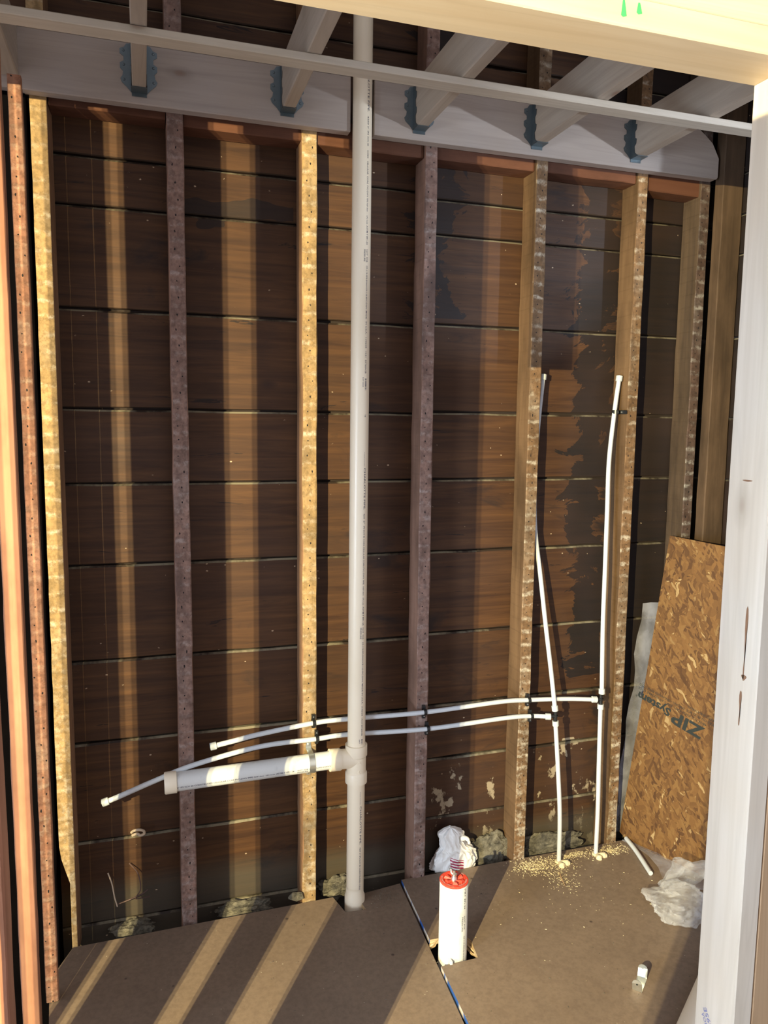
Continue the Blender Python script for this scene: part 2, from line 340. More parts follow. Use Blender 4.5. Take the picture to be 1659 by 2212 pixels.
# ------------------------------------------------------------------ the shell
def sheath(name, seams, x0, x1, y0, mat_, axis='x'):
    bm = bmesh.new(); rnd = random.Random(3)
    for a, b in zip(seams, seams[1:]):
        d = rnd.uniform(-.002, .003); g1 = rnd.uniform(.002, .004)
        # each board in a few lengths, edges slightly ragged
        n = 90; L = x1-x0
        rows = []
        for i in range(n+1):
            xx = x0+L*i/n
            ja = noise.noise(V((xx*6, a*20, 0)))*.0025; jb = noise.noise(V((xx*6, b*20, 5)))*.0025
            za, zb = a+g1+ja, b-g1+jb; yy = y0+d+noise.noise(V((xx*1.3, a*9, 2)))*.002
            rows.append([bm.verts.new(V((xx, yy+.022, za))), bm.verts.new(V((xx, yy+.003, za))), bm.verts.new(V((xx, yy, za+.003))), bm.verts.new(V((xx, yy, zb-.006))), bm.verts.new(V((xx, yy+.006, zb))), bm.verts.new(V((xx, yy+.022, zb)))])
        for p, q in zip(rows, rows[1:]):
            for j in range(6): bm.faces.new((p[j], p[(j+1) % 6], q[(j+1) % 6], q[j]))
        bm.faces.new(rows[0]); bm.faces.new(rows[-1])
    if axis == 'y':
        for v_ in bm.verts: v_.co = V((v_.co.y, -v_.co.x, v_.co.z))
    return tag(link(name, bm, mat_), kind='structure')
ZS = [-.62, -.30, -.02, .27, .61, .88, 1.193, 1.454, 1.687, 1.99, 2.295, 2.437, 2.585, 2.88, 3.16, 3.46]
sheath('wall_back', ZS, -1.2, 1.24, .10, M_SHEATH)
ZS2 = [-.62, -.30, -.05, .171, .405, .612, .888, 1.193, 1.454, 1.695, 2.0, 2.303, 2.42, 2.58, 2.88, 3.16, 3.46]
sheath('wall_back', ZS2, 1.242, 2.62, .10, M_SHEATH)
bm = bmesh.new(); bmbox(bm, (-1.3, .123, -.65), (2.7, .14, 3.5)); tag(link('wall_back', bm, M_SUB), kind='structure')
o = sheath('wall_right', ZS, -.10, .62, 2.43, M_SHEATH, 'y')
bm = bmesh.new(); bmbox(bm, (-1.3, -1.35, 3.47), (2.7, .14, 3.5)); tag(link('ceiling', bm, M_SUB), kind='structure')
# floors: bare joist space below, sheets on top
bm = bmesh.new(); bmbox(bm, (-1.3, -3.4, -.34), (2.7, .14, -.30)); tag(link('floor', bm, M_SUB), kind='structure')
def sheet(name, outline, z0, z1, mats, edge_mi):
    bm = bmesh.new(); a = [bm.verts.new((x, y, z0)) for x, y in outline]; b = [bm.verts.new((x, y, z1)) for x, y in outline]
    bm.faces.new(a).material_index = 0; bm.faces.new(b).material_index = 0; n = len(a)
    for i in range(n): bm.faces.new((a[i], a[(i+1) % n], b[(i+1) % n], b[i])).material_index = edge_mi[i] if isinstance(edge_mi, list) else edge_mi
    bmesh.ops.triangulate(bm, faces=[f for f in bm.faces if len(f.verts) > 4])
    return tag(link(name, bm, mats), kind='structure')
left_out = [(.010, -.34), (-.005, -.19), (.006, -.13), (.047, -.030), (.893, -.012), (.915, -.104), (.985, -.110), (.978, -.045), (.994, -.022), (1.145, -.002), (1.128, -.32), (1.108, -.676), (1.06, -1.5), (1.02, -3.3), (-1.2, -3.3), (-1.2, -1.6), (.035, -1.6)]
sheet('floor', left_out, -.020, -.003, [M_FLOOR, M_PLY], 1)
right_out = [(1.153, .004), (1.61, .006), (2.115, .006), (2.42, .006), (2.42, -3.3), (1.03, -3.3), (1.068, -1.5), (1.116, -.676), (1.126, -.452), (1.250, -.449), (1.262, -.368), (1.250, -.336), (1.136, -.329)]
sheet('floor', right_out, -.012, .006, [M_FLOOR, M_EDGE, M_PLY], [2, 2, 2, 2, 2, 1, 1, 1, 2, 2, 2, 2, 1])
# splintered slats at the drain cut-out
for (a, b, lab) in (((1.253, -.345, -.012), (1.268, -.445, -.004), 'pale splintered wood sliver right of the capped drain pipe'), ((1.134, -.336, -.010), (1.165, -.330, .004), 'pale splintered wood sliver left of the capped drain pipe')):
    bm = bmesh.new()
    for i in range(5):
        off = V((random.uniform(-.006, .006), random.uniform(-.006, .006), -.002*i)); tube(bm, [V(a)+off, (V(a)+V(b))/2+off*1.5, V(b)+off*.4], [.0035, .003, .0006], 5)
    tag(link('wood_sliver', bm, M_PLY), lab, 'wood sliver')

# ------------------------------------------------------------------ studs of the back wall
S = .4064; sg = 'old wall studs of the back wall'
SD = [('leftmost old stud of the back wall, yellowish and plaster smeared, in the left corner', M_STUD, .014, .058),
      ('reddish brown old stud behind the capped end of the horizontal drain pipe', M_STUDR, S-.024, S+.024),
      ('brightly lit old stud left of the tall plastic pipe, carrying the metal pipe strap', M_STUD, 2*S-.024, 2*S+.024),
      ('dark reddish old stud just right of the tall plastic pipe', M_STUDR, 3*S-.022, 3*S+.022),
      ('old stud between the crumpled white bag and the left water riser', M_STUDM, 4*S-.022, 4*S+.023),
      ('old stud right of the tall water riser with black clip, beside the leaning board', M_STUDM, 5*S-.021, 5*S+.022)]
for i, (lab, m, a, b) in enumerate(SD):
    if i == 0:
        # notched away near the floor
        bm = bmesh.new(); n = 80
        rings = []
        for j in range(n+1):
            zz = 3.4*j/n - .06; cut = .0 if zz > .30 else (.028 if zz < .20 else .028*(.30-zz)/.10)
            js = noise.noise(V((3, 1, zz*14)))*.0018
            x0, x1 = a+cut+js, b+js*.5
            rings.append([bm.verts.new(p) for p in ((x0, 0, zz), (x1, 0, zz), (x1+.004, .095, zz), (x0, .095, zz))])
        for p, q in zip(rings, rings[1:]):
            for k_ in range(4): bm.faces.new((p[k_], p[(k_+1) % 4], q[(k_+1) % 4], q[k_]))
        bm.faces.new(rings[0]); bm.faces.new(rings[-1])
        o = link('wall_stud', bm, m); 
    else:
        o = member('wall_stud', (a, 0, -.28), (b, .097, 3.42), 'z', m, .003, .0022)
    tag(o, lab, 'stud', sg)
# block-in plates between the studs under the ledger
for i, (a, b, lab) in enumerate([(.062, S-.026, 'dark wood blocking in the first bay from the left, under the ledger'), (S+.026, 2*S-.026, 'dark wood blocking above the second bay from the left corner, under the ledger'), (2*S+.026, 3*S-.024, 'dark wood blocking behind the tall plastic pipe, under the ledger'), (3*S+.024, 4*S-.024, 'dark wood blocking in the bay right of the tall pipe, under the ledger'), (4*S+.025, 5*S-.023, 'dark wood blocking above the tall black-clipped water riser, under the ledger'), (5*S+.024, 2.29, 'dark wood blocking in the last bay at the right, under the ledger end')]):
    dz = (.018, .004, -.002, .0, .0, -.02)[i]
    member('blocking', (a, .012, 2.520+dz), (b, .092, 2.60+dz), 'x', M_PLATE, .003, .002, label=lab, cat='wood block', group='blocking under the ledger')
# right corner studs
member('wall_stud', (2.283, .0, -.28), (2.325, .097, 3.4), 'z', M_STUDD, .003, .002, label='sooty corner stud of the back wall with pale plaster patches, above the leaning board', cat='stud', group='right corner studs')
o = member('wall_stud', (2.335, -.055, -.28), (2.425, -.008, 3.4), 'z', M_STUDP, .003, .002, label='brown stud of the right side wall, between the corner stud and the new white post', cat='stud', group='right corner studs')
member('wall_stud', (2.345, -.46, -.28), (2.43, -.415, 3.4), 'z', M_STUDD, .003, .002, label='old stud of the right side wall hidden largely behind the new white post', cat='stud', group='right corner studs')
# left side wall: old narrow posts, nearer ones to the left in the picture
o = member('wall_stud', (-.005, -.262, .0), (.027, -.236, 2.50), 'z', M_LEFTP, .002, .0015, label='narrow reddish old post beside the leftmost back wall stud, pale patch near its foot', cat='stud', group='left side wall posts')
o.rotation_euler = (0, 0, 0)
member('wall_stud', (-.001, -.665, -.0), (.037, -.635, 2.40), 'z', M_LEFT, .002, .0015, label='orange brown old post of the left side, second from the picture edge', cat='stud', group='left side wall posts')
member('wall_stud', (.080, -1.50, .0), (.125, -1.46, 2.18), 'z', M_LEFT, .002, .0015, label='orange brown old post at the extreme left picture edge', cat='stud', group='left side wall posts')

member('corner_gap_filler', (-.20, -.012, -.28), (.006, .094, 2.55), 'z', M_GAPSHADE, .003, .002, label='added near-black filler painting the shaded gap just left of the leftmost back wall stud', cat='filler')  # added filler, the shade of the corner gap is painted into its colour
# ------------------------------------------------------------------ partition in which the camera's opening is framed
member('header_plate', (-1.4, -1.5, 2.184), (2.3, -1.41, 2.223), 'x', M_BEAM, .002, label='bright new pine plate across the top of the opening, its pale underside towards us', cat='lumber')
member('header_board', (-1.4, -1.497, 2.2235), (2.3, -1.41, 2.55), 'x', M_BEAM, .002, label='new pine header board above the header plate, cut by the top right picture corner', cat='lumber')
member('jack_stud', (1.2255, -1.5, .006), (1.2635, -1.41, 2.1835), 'z', M_POST, .002, label='pale new upright post at the right side of the opening, blue stamp near the bottom', cat='lumber')
member('king_stud', (1.2645, -1.5, .006), (1.303, -1.41, 2.1835), 'z', M_TAN, .002, label='tan new upright post at the right picture edge, behind the pale post', cat='lumber')
# unseen slats added left of the opening, spaced to cut the light stripes
for i, (a, b, yy) in enumerate([(-.591, -.573, -1.8), (-.563, -.545, -1.8), (-.528, -.494, -1.8), (-.479, -.4465, -1.8), (-.4465, -.411, -1.8), (-.373, -.308, -1.8), (-.24, -.204, -1.8), (-.204, -.168, -1.8), (-.168, -.137, -1.8), (-.108, -.06, -1.8)]):
    member('stripe_slat', (a, yy-.005, .0), (b, yy+.005, 3.3), 'z', M_NEW, .002, label='added slat cutting the light stripes, left of the opening, outside the picture', cat='lumber', group='added slats left of the opening')

member('shade_slat', (.030, -1.806, 1.81), (.084, -1.794, 3.3), 'z', M_NEW, .002, label='added hanging slat shading a back wall stud, left of the opening, outside the picture', cat='lumber')  # unseen slat, added to shade the upper part of a back wall stud
# unseen panel added near the work light to shade the pale post
bm = bmesh.new(); a_, b_ = V((-.382, -2.469, 0)), V((-.20, -2.86, 0)); d_ = (b_-a_).normalized(); n_ = V((-d_.y, d_.x, 0))
poly_extrude(bm, [a_+V((0, 0, .0)), b_+V((0, 0, .0)), b_+V((0, 0, 1.885)), a_+V((0, 0, 1.885))], n_*.03)
tag(link('shade_panel', bm, M_TAN), 'added panel shading the pale post, left of the camera, outside the picture', 'panel')

# ------------------------------------------------------------------ ledger, joists, strapping
lg = member('ledger_board', (-.10, -.038, 2.552), (.933, -.0, 2.715), 'x', M_LEDG, .003, label='new ledger board left of the tall plastic pipe, fixed over the old studs', cat='lumber')
bm = bmesh.new(); pr = [(1.010, 2.552), (2.318, 2.552), (2.323, 2.558), (2.323, 2.625), (2.300, 2.655), (2.292, 2.675), (2.262, 2.695), (2.235, 2.715), (1.010, 2.715)]
poly_extrude(bm, [(0, .0, 0)]*0 or [( (z_-2.552)*-1, 0, x_-1.01) for x_, z_ in pr], (0, -.038, 0))
bmesh.ops.bevel(bm, geom=[e for e in bm.edges], offset=.002, segments=1, affect='EDGES')
A4 = AX['x'].to_4x4(); A4.translation = V((1.01, -.0, 2.552))
tag(link('ledger_board', bm, M_LEDG, mw=A4), 'new ledger board right of the tall plastic pipe, its far end cut to a slope', 'lumber')
JX = [-.018, .3276, .7539, 1.1785, 1.5988, 1.9865]
JL = ['new ceiling joist at the far left end of the ledger', 'short-looking upright new ceiling joist, second from the left', 'new ceiling joist third from the left, left of the tall plastic pipe', 'new ceiling joist just right of the tall plastic pipe', 'new ceiling joist second from the right', 'new ceiling joist furthest to the right']
HL = ['', 'grey joist hanger on the second joist from the left', 'grey joist hanger left of the tall plastic pipe', 'grey joist hanger right of the tall plastic pipe', 'grey joist hanger second from the right', 'grey joist hanger furthest to the right']
def hanger_mesh():
    bm = bmesh.new(); hw = .0205; t = .0015
    for s in (-1, 1):
        # face flange with scalloped outline
        pts = [(hw, -.004), (hw+.012, .010), (hw+.026, .022), (hw+.030, .032), (hw+.024, .040), (hw+.022, .052), (hw+.030, .060), (hw+.030, .074), (hw+.020, .080), (hw+.020, .092), (hw+.030, .099), (hw+.030, .112), (hw+.019, .116), (hw+.012, .126), (hw, .128)]
        poly_extrude(bm, [(s*x_, -.0395, z_) for x_, z_ in pts], (0, -t, 0))
        # side cheek
        ch = [(-.039, .128), (-.062, .122), (-.060, .108), (-.070, .104), (-.068, .088), (-.060, .082), (-.062, .062), (-.071, .056), (-.069, .04), (-.060, .034), (-.064, .012), (-.080, -.001), (-.039, -.001)]
        poly_extrude(bm, [(s*hw, y_, z_) for y_, z_ in ch], (s*t, 0, 0))
        for zz in (.03, .07, .108):
            lathe(bm, [(0, 0), (.004, 0), (.0035, .0015), (0, .002)], (s*(hw+.02), -.041, zz), (0, -1, 0), 10)
    bmbox(bm, (-hw, -.082, -.0025), (hw, -.039, -.0008)); bmbox(bm, (-hw, -.0405, -.012), (hw, -.039, 0))
    return bm
hproto = None
for i, xj in enumerate(JX):
    zb = 2.583
    j = member('ceiling_joist', (xj-.0385 if i else -.055, -1.62, zb), (xj if i else -.006, -.0385, zb+.14), 'y', M_NEW, .003, label=JL[i], cat='joist', group='ceiling joists')
    if i:
        if hproto is None: h = hproto = link('joist_hanger', hanger_mesh(), M_HANG)
        else: h = hproto.copy(); col.objects.link(h)
        h.location = (xj-.0192, 0, zb); tag(h, HL[i], 'joist hanger', 'grey steel joist hangers')
member('strapping', (-.35, -.432, 2.5625), (2.33, -.379, 2.582), 'x', M_POST, .002, label='long thin wooden strap running under the ceiling joists', cat='lumber')

# ------------------------------------------------------------------ printed text
def text_bm(s, length=None, cap=.005, start=0., align=0, bold=0.):
    """flat text along +X from start, scaled to length; returns list of faces as coordinate lists"""
    cu = bpy.data.curves.new('t', 'FONT'); cu.body = s; cu.size = 1; cu.resolution_u = 2; cu.offset = bold
    ob = bpy.data.objects.new('t', cu); col.objects.link(ob)
    bpy.context.view_layer.update()
    me = bpy.data.meshes.new_from_object(ob.evaluated_get(bpy.context.evaluated_depsgraph_get()))
    bpy.data.objects.remove(ob)
    xs_ = [v_.co.x for v_ in me.vertices]; mn, mx = min(xs_), max(xs_)
    sy = cap/.70; sx = (length/(mx-mn)) if length else sy
    out = ([( (v_.co.x-mn)*sx+start, v_.co.y*sy) for v_ in me.vertices], [tuple(p.vertices) for p in me.polygons])
    bpy.data.meshes.remove(me); return out
def print_on(name, items, mapf, m, parent, label):
    """items: (text, start, length, cap, rowshift); mapf(u, v) -> 3D point; every item is an object of its own"""
    for it in items:
        bm = bmesh.new()
        if it[0] == '|||':
            x_ = it[1]
            while x_ < it[1]+it[2]:
                w_ = random.choice((.0006, .0012, .0018)); vs = [bm.verts.new(mapf(a_, b_)) for a_, b_ in ((x_, it[4]), (x_+w_, it[4]), (x_+w_, it[4]+it[3]), (x_, it[4]+it[3]))]
                bm.faces.new(vs); x_ += w_+random.choice((.0008, .0014))
        else:
            vs, fs = text_bm(it[0], it[2], it[3], it[1], bold=.035 if m is M_STEN and it[3] > .02 else .008)
            bv = [bm.verts.new(mapf(a_, b_+it[4])) for a_, b_ in vs]
            for f in fs:
                try: bm.faces.new([bv[i_] for i_ in f])
                except ValueError: pass
        me = bpy.data.meshes.new(name); bm.to_mesh(me); bm.free(); me.materials.append(m)
        o = bpy.data.objects.new('bar_code' if it[0] == '|||' else name, me); col.objects.link(o)
        child(o, parent)
        if label: o['label'] = label

# ------------------------------------------------------------------ drain stack
R2 = .0302
st0 = empty('drain_stack', (.966, -.045, -.25))
tag(st0, 'tall cream plastic drain stack with side branch rising through the floor and past the ledger', 'pipe')
bm = bmesh.new(); AXX = (.9715, -.040); top = V((.9725, -.040, 3.42)); bot = V((.966, -.042, .545))
tube(bm, [bot, top], R2, 48); up_pipe = child(link('upper_pipe', bm, M_PVC), st0); smoothshade(up_pipe)
def up_axis(z_): t = (z_-bot.z)/(top.z-bot.z); return bot.lerp(top, t)
bm = bmesh.new(); b2 = V((.963, -.046, -.28)); t2 = V((.966, -.042, .45)); tube(bm, [b2, t2], R2, 48); lo_pipe = child(link('lower_pipe', bm, M_PVC), st0); smoothshade(lo_pipe)
def lo_axis(z_): t = (z_-b2.z)/(t2.z-b2.z); return b2.lerp(t2, t)
bm = bmesh.new(); lathe(bm, [(R2, .02), (R2+.001, -.004), (R2+.005, -.012), (R2+.005, -.10), (R2, -.11)], (.9632, -.046, .028), (0, 0, 1), 48)
o = child(link('coupling', bm, M_PVC), st0); smoothshade(o)
# tee
bm = bmesh.new()
lathe(bm, [(.0300, .0), (.0375, .0), (.0375, .034), (.0365, .036), (.0335, .040), (.0335, .092), (.0365, .096), (.0375, .098), (.0375, .134), (.0300, .134)], (.966, -.042, .428), (0, 0, 1), 48)
lathe(bm, [(.0300, .094), (.0375, .094), (.0375, .060), (.0362, .058), (.0335, .052), (.0335, .0)], (.966, -.042, .513), (-1, 0, .03), 48)
tube(bm, [V((.966, -.0762, .505))+V((.006*math.cos(a), 0, .006*math.sin(a))) for a in [i_*math.pi/5 for i_ in range(6)]], .0009, 6)
bmbox(bm, (.967, -.0766, .470), (.969, -.074, .484)); bmbox(bm, (.962, -.0766, .476), (.974, -.074, .478))
o = child(link('tee_fitting', bm, M_PVC), st0); smoothshade(o, 35)
# horizontal branch, its strap-side end a little higher
ha = V((.350, -.040, .5065)); hb = V((.895, -.042, .5165))
bm = bmesh.new(); tube(bm, [ha, hb], R2, 48); br_pipe = child(link('branch_pipe', bm, M_PVCW), st0); smoothshade(br_pipe)
bm = bmesh.new(); hd = (hb-ha).normalized()
lathe(bm, [(.001, -.016), (.032, -.016), (.0345, -.013), (.0345, .021), (.0335, .022), (.0302, .022)], ha, hd, 48)
o = child(link('end_cap', bm, M_PVC), st0); smoothshade(o)
# lettering, running down the pipe, letter tops to the right
def vmap(axis_f, R, ang0):
    def f(u_, v_):
        c = axis_f(-u_); a = ang0+v_/R
        return V((c.x+(R+.0003)*math.sin(a), c.y-(R+.0003)*math.cos(a), -u_))
    return f
SEG1 = [('CHARLOTTE PIPE.', 2.745, 2.605, .0066), ('4200', 2.593, 2.568, .0050), ('2"', 2.563, 2.556, .0050), ('IPS', 2.549, 2.537, .005), ('SCH 40', 2.533, 2.505, .005), ('COEX', 2.492, 2.468, .005), ('CELLULAR', 2.460, 2.420, .005), ('CORE', 2.415, 2.392, .005), ('PVC-DWV', 2.387, 2.352, .005), ('PIPE', 2.349, 2.338, .005), ('NSF-dwv', 2.335, 2.309, .0045), ('UPC Code', 2.297, 2.271, .0042), ('ASTM F 891-24', 2.267, 2.209, .005), ('NOT  FOR', 2.194, 2.155, .005), ('CP-119-FPS-DWV/CP-110-FPC-DWV', 2.145, 2.010, .005), ('MADE', 2.006, 1.981, .005), ('IN U.S.A.', 1.972, 1.933, .005), ('11/06/24', 1.923, 1.889, .005), ('14:31', 1.880, 1.861, .005), ('EXT#2A/2B', 1.852, 1.810, .005), ('TB', 1.680, 1.671, .005),
        ('an employee owned company', 1.558, 1.512, .0022), ('CHARLOTTE PIPE.', 1.507, 1.371, .0066), ('4200', 1.358, 1.340, .005), ('2"', 1.335, 1.324, .005), ('IPS SCH 40 COEX CELLULAR CORE PVC-DWV PIPE', 1.317, 1.122, .005), ('NSF-dwv', 1.115, 1.085, .0045), ('UPC Code', 1.078, 1.053, .0042), ('ASTM F 891-24', 1.048, .984, .005), ('NOT  FOR', .976, .936, .005), ('CP-119-FPS-DWV/CP-110-FPC-DWV', .927, .788, .005), ('MADE IN U.S.A.', .784, .712, .005), ('11/06/24', .706, .672, .005), ('14:31', .664, .644, .005), ('EXT#2A/2B', .640, .602, .005)]
its = [(s, -a, a-b, cp, 0) for s, a, b, cp in SEG1]
its += [('PRESSURE', -2.194, .037, .005, -.0082), ('PRESSURE', -.976, .038, .005, -.0082), ('|||', -1.794, .036, .006, 0), ('EXT 0324', -1.797, .030, .0035, -.0082), ('|||', -.589, .018, .006, 0), ('EXT', -.589, .014, .0035, -.0082)]
print_on('printed_lettering', its, vmap(up_axis, R2, .30), M_INK, up_pipe, 'dark printed lettering running down the upper pipe')
print_on('printed_lettering', [('an employee owned company', -.403, .047, .0022, 0), ('CHARLOTTE PIPE.', -.351, .137, .0066, 0), ('4200 2" IPS SCH 40 COEXTRUDED CELLULA', -.203, .170, .0050, 0), ('N', -.030, .005, .0065, 0)], vmap(lo_axis, R2, .22), M_INK, lo_pipe, 'dark printed lettering running down the lower pipe')
def hmap(u_, v_):
    t = (u_-ha.x)/(hb.x-ha.x); c = ha.lerp(hb, t); a = -.34+v_/R2
    return V((u_, c.y-(R2+.0003)*math.cos(a), c.z+(R2+.0003)*math.sin(a)))
print_on('printed_lettering', [('2" IPS SCH 40 COEXTRUDED CELLULAR CORE PVC-DWV PIPE', .372, .238, .0055, 0), ('NSF-dwv', .614, .032, .005, 0), ('UPC Code', .652, .03, .0045, 0), ('ASTM F 891-24', .686, .06, .0055, 0), ('NOT  FOR', .757, .036, .0055, 0), ('PRESSURE', .757, .036, .0055, -.0085), ('CP-119-FPS-DWV/CP-11', .797, .092, .0055, 0)], hmap, M_INK, br_pipe, 'dark printed lettering along the branch pipe')

# metal two-hole strap over the branch
bm = bmesh.new(); w2 = .0095; cx, cz, cy = .808, .515, -.041; Ri = R2+.0005; Ro = R2+.0030
prof = []
for a in [math.radians(t_) for t_ in range(-78, 79, 12)]: prof.append((cy-math.cos(a)*Ro, cz+math.sin(a)*Ro))
path = [( -.0025, cz-.060), (-.0025, cz-.036), (-.012, cz-.0335)]+prof+[(-.012, cz+.0335), (-.0025, cz+.036), (-.0025, cz+.060)]
prev = None
for i_, (yy, zz) in enumerate(path):
    q = path[min(i_+1, len(path)-1)]; p_ = path[max(i_-1, 0)]; d = V((0, q[0]-p_[0], q[1]-p_[1])).normalized(); nn = V((0, -d.z, d.y))*.0018
    ww = w2*(.72 if i_ in (0, len(path)-1) else 1)
    ring = [bm.verts.new(V((cx+sx*ww+(-.002 if zz > cz else .002)*0, yy, zz))+nn*so) for sx, so in ((-1, -.5), (1, -.5), (1, .5), (-1, .5))]
    if prev:
        for k_ in range(4): bm.faces.new((prev[k_], prev[(k_+1) % 4], ring[(k_+1) % 4], ring[k_]))
    else: bm.faces.new(ring)
    prev = ring
bm.faces.new(prev)
for s in (-1, 1): tube(bm, [(cx, -.030, cz-.015), (cx, -.03, cz+.015)], .0005, 4)
ps = empty('pipe_strap', (cx, 0, cz)); tag(ps, 'shiny two-hole metal strap holding the horizontal pipe to the bright stud', 'pipe strap')
o = child(link('strap_band', bm, M_GALV), ps); smoothshade(o)
for s in (-1, 1):
    bm = bmesh.new(); lathe(bm, [(0, .003), (.0028, .003), (.0048, .0015), (.005, 0)], (cx, -.0035, cz+s*.049), (0, -1, 0), 16); smoothshade(child(link('screw', bm, M_GALV), ps))

# ------------------------------------------------------------------ water lines
RP = .0082
def collar(bm, p, d, L=.020, r=.0118): lathe(bm, [(RP, 0), (r-.001, 0), (r, .001), (r, L-.001), (r-.001, L), (RP, L)], p, d, 28)
def pex_line(name, label, run, down, upr, teep):
    e = empty(name, (teep[0], teep[1], teep[2])); tag(e, label, 'water pipe'); T = V(teep)
    # branch tee: black body, three collars
    bm = bmesh.new(); tube(bm, [T+V((0, 0, -.02)), T+V((0, 0, .02))], .0070, 20); tube(bm, [T, T+V((-.02, 0, 0))], .0070, 20)
    lathe(bm, [(.0095, -.003), (.0095, .003)], T+V((0, 0, 0)), (0, 0, 1), 20)
    smoothshade(child(link('tee_fitting', bm, M_BLK), e))
    for nm, pts in (('run_tube', run), ('supply_tube', down), ('riser_tube', upr)):
        sp = spline(pts, 10); bm = bmesh.new(); tube(bm, sp, RP, 20); t_ = smoothshade(child(link(nm, bm, M_PEX), e))
        # collar at tee end (last point is at the tee)
        d = (sp[-2]-sp[-1]).normalized(); bm = bmesh.new(); collar(bm, sp[-1]-d*.002, d); smoothshade(child(link('collar', bm, M_COL), t_))
        if nm != 'supply_tube':
            d0 = (sp[1]-sp[0]).normalized(); bm = bmesh.new()
            collar(bm, sp[0]-d0*.003, d0, .020, .0122); lathe(bm, [(0, .003), (.0075, .003), (.0085, 0)], sp[0]+d0*-.004, d0, 20)
            o_ = smoothshade(child(link('end_ring', bm, M_COL), t_))
            bm = bmesh.new(); lathe(bm, [(0, -.0052), (.0078, -.0052), (.0080, -.002)], sp[0], d0, 20); smoothshade(child(link('end_plug', bm, M_BLK), t_))
    return e
YF = -.012-RP
pex_line('water_line', 'upper white water pipe with short capped left end and tall riser clipped in black at right',
    [(.482, -.03, .606), (.56, -.026, .616), (.640, YF, .626), (.823, YF, .644), (.939, YF-.001, .646), (1.223, YF, .6395), (1.515, YF, .648), (1.632, YF, .643), (1.78, -.03, .636), (1.903, -.045, .6265)],
    [(1.926, -.055, -.20), (1.925, -.055, .0), (1.927, -.052, .20), (1.926, -.047, .37), (1.923, -.045, .605)],
    [(1.994, .035, 1.835), (1.976, .030, 1.704), (1.950, .012, 1.52), (1.944, -.000, 1.324), (1.934, -.018, 1.084), (1.931, -.025, .90), (1.926, -.045, .648)], (1.923, -.045, .6265))
pex_line('water_line', 'lower white water pipe with drooping capped left end, its riser slanting up behind the stud',
    [(.150, -.045, .470), (.169+.02, -.042, .480), (.314, -.032, .518), (.429, -.024, .549), (.639, YF, .583), (.828, YF, .587), (.94, YF-.001, .5905), (1.235, YF, .577), (1.535, YF, .584), (1.645, YF, .580), (1.710, -.045, .580)],
    [(1.762, -.060, -.20), (1.761, -.060, .0), (1.763, -.050, .19), (1.750, -.045, .38), (1.732, -.045, .560)],
    [(1.681, .045, 1.832), (1.664, .045, 1.6), (1.660, .042, 1.40), (1.664, .032, 1.26), (1.680, .014, 1.107), (1.694, -.012, .93), (1.716, -.030, .74), (1.729, -.045, .602)], (1.731, -.045, .581))
# black clips
def clip(loc, label, rot=0, up=1):
    e = empty('pipe_clip', (0, 0, 0)); bm = bmesh.new()
    pr = []
    for t_ in range(-100, 101, 20): a = math.radians(t_); pr.append((-.0202-math.cos(a)*.0112, math.sin(a)*.0112))
    for (a, b) in zip(pr, pr[1:]):
        poly_extrude(bm, [(-.0052, a[0], a[1]), (-.0052, b[0], b[1]), (-.0052, b[0]*.0+(-.0202)-(b[0]+.0202)*-.78, b[1]*.78), (-.0052, -.0202-(a[0]+.0202)*-.78, a[1]*.78)], (.0104, 0, 0))
    bmbox(bm, (-.0052, -.013, .010), (.0058, -.0003, .026), .0012); bmbox(bm, (-.0052, -.013, -.021), (.0052, -.0003, -.009), .0012)
    bmbox(bm, (-.0052, -.004, -.012), (.0052, -.0003, .012))
    child(link('clip_body', bm, M_BLK), e)
    bm = bmesh.new(); lathe(bm, [(0, .0022), (.002, .002), (.0027, 0)], (.0003, -.013, .018), (0, -1, 0), 12); child(link('nail', bm, M_GALV), e)
    M4 = Matrix.Translation(V(loc)) @ Matrix.Rotation(rot, 4, 'Z') @ (Matrix.Rotation(math.pi, 4, 'Y') if up < 0 else Matrix.Identity(4))
    e.matrix_world = M4
    return tag(e, label, 'pipe clip', 'black plastic pipe clips')
clip((.823, 0, .644), 'upper black clip on the brightly lit stud left of the tall pipe')
clip((.834, 0, .587), 'lower black clip on the brightly lit stud, just above the metal strap')
clip((1.223, 0, .6395), 'upper black clip on the dark stud right of the tall pipe', up=-1)
clip((1.235, 0, .577), 'lower black clip on the dark stud right of the tall pipe', up=-1)
clip((1.632, 0, .642), 'upper black clip on the stud left of the two water risers', up=-1)
clip((1.645, 0, .580), 'lower black clip on the stud left of the two water risers', up=-1)
e = clip((0, 0, 0), 'black clip high on the tall riser, on the side of the right-hand stud')
e.matrix_world = Matrix.Translation(V((2.008, .030, 1.704))) @ Matrix.Rotation(-math.pi/2, 4, 'Z') @ Matrix.Rotation(math.pi/2, 4, 'Y') @ Matrix.Scale(1.3, 4)

# foam collars where the risers leave the floor
for (x_, y_, lab) in ((1.7605, -.060, 'cream foam collar on the floor at the foot of the left riser'), (1.925, -.055, 'cream foam collar on the floor at the foot of the right riser')):
    bm = bmesh.new()
    for s, dx, dy in ((-1, -.004, -.030), (1, .030, -.018)):
        pts = [V((x_+dx*t_*1.1, y_+dy*t_*1.1-.004, .010)) for t_ in (.1, .45, .8, 1.05)]; tube(bm, pts, [.006, .0105, .0125, .006], 12)
    tube(bm, [V((x_+.011*math.cos(a), y_+.011*math.sin(a), .010)) for a in [k_*math.pi/7 for k_ in range(14)]], .0045, 8, closed=True)
    smoothshade(tag(link('foam_collar', bm, M_FOAM), lab, 'foam collar', 'foam collars at the risers'))

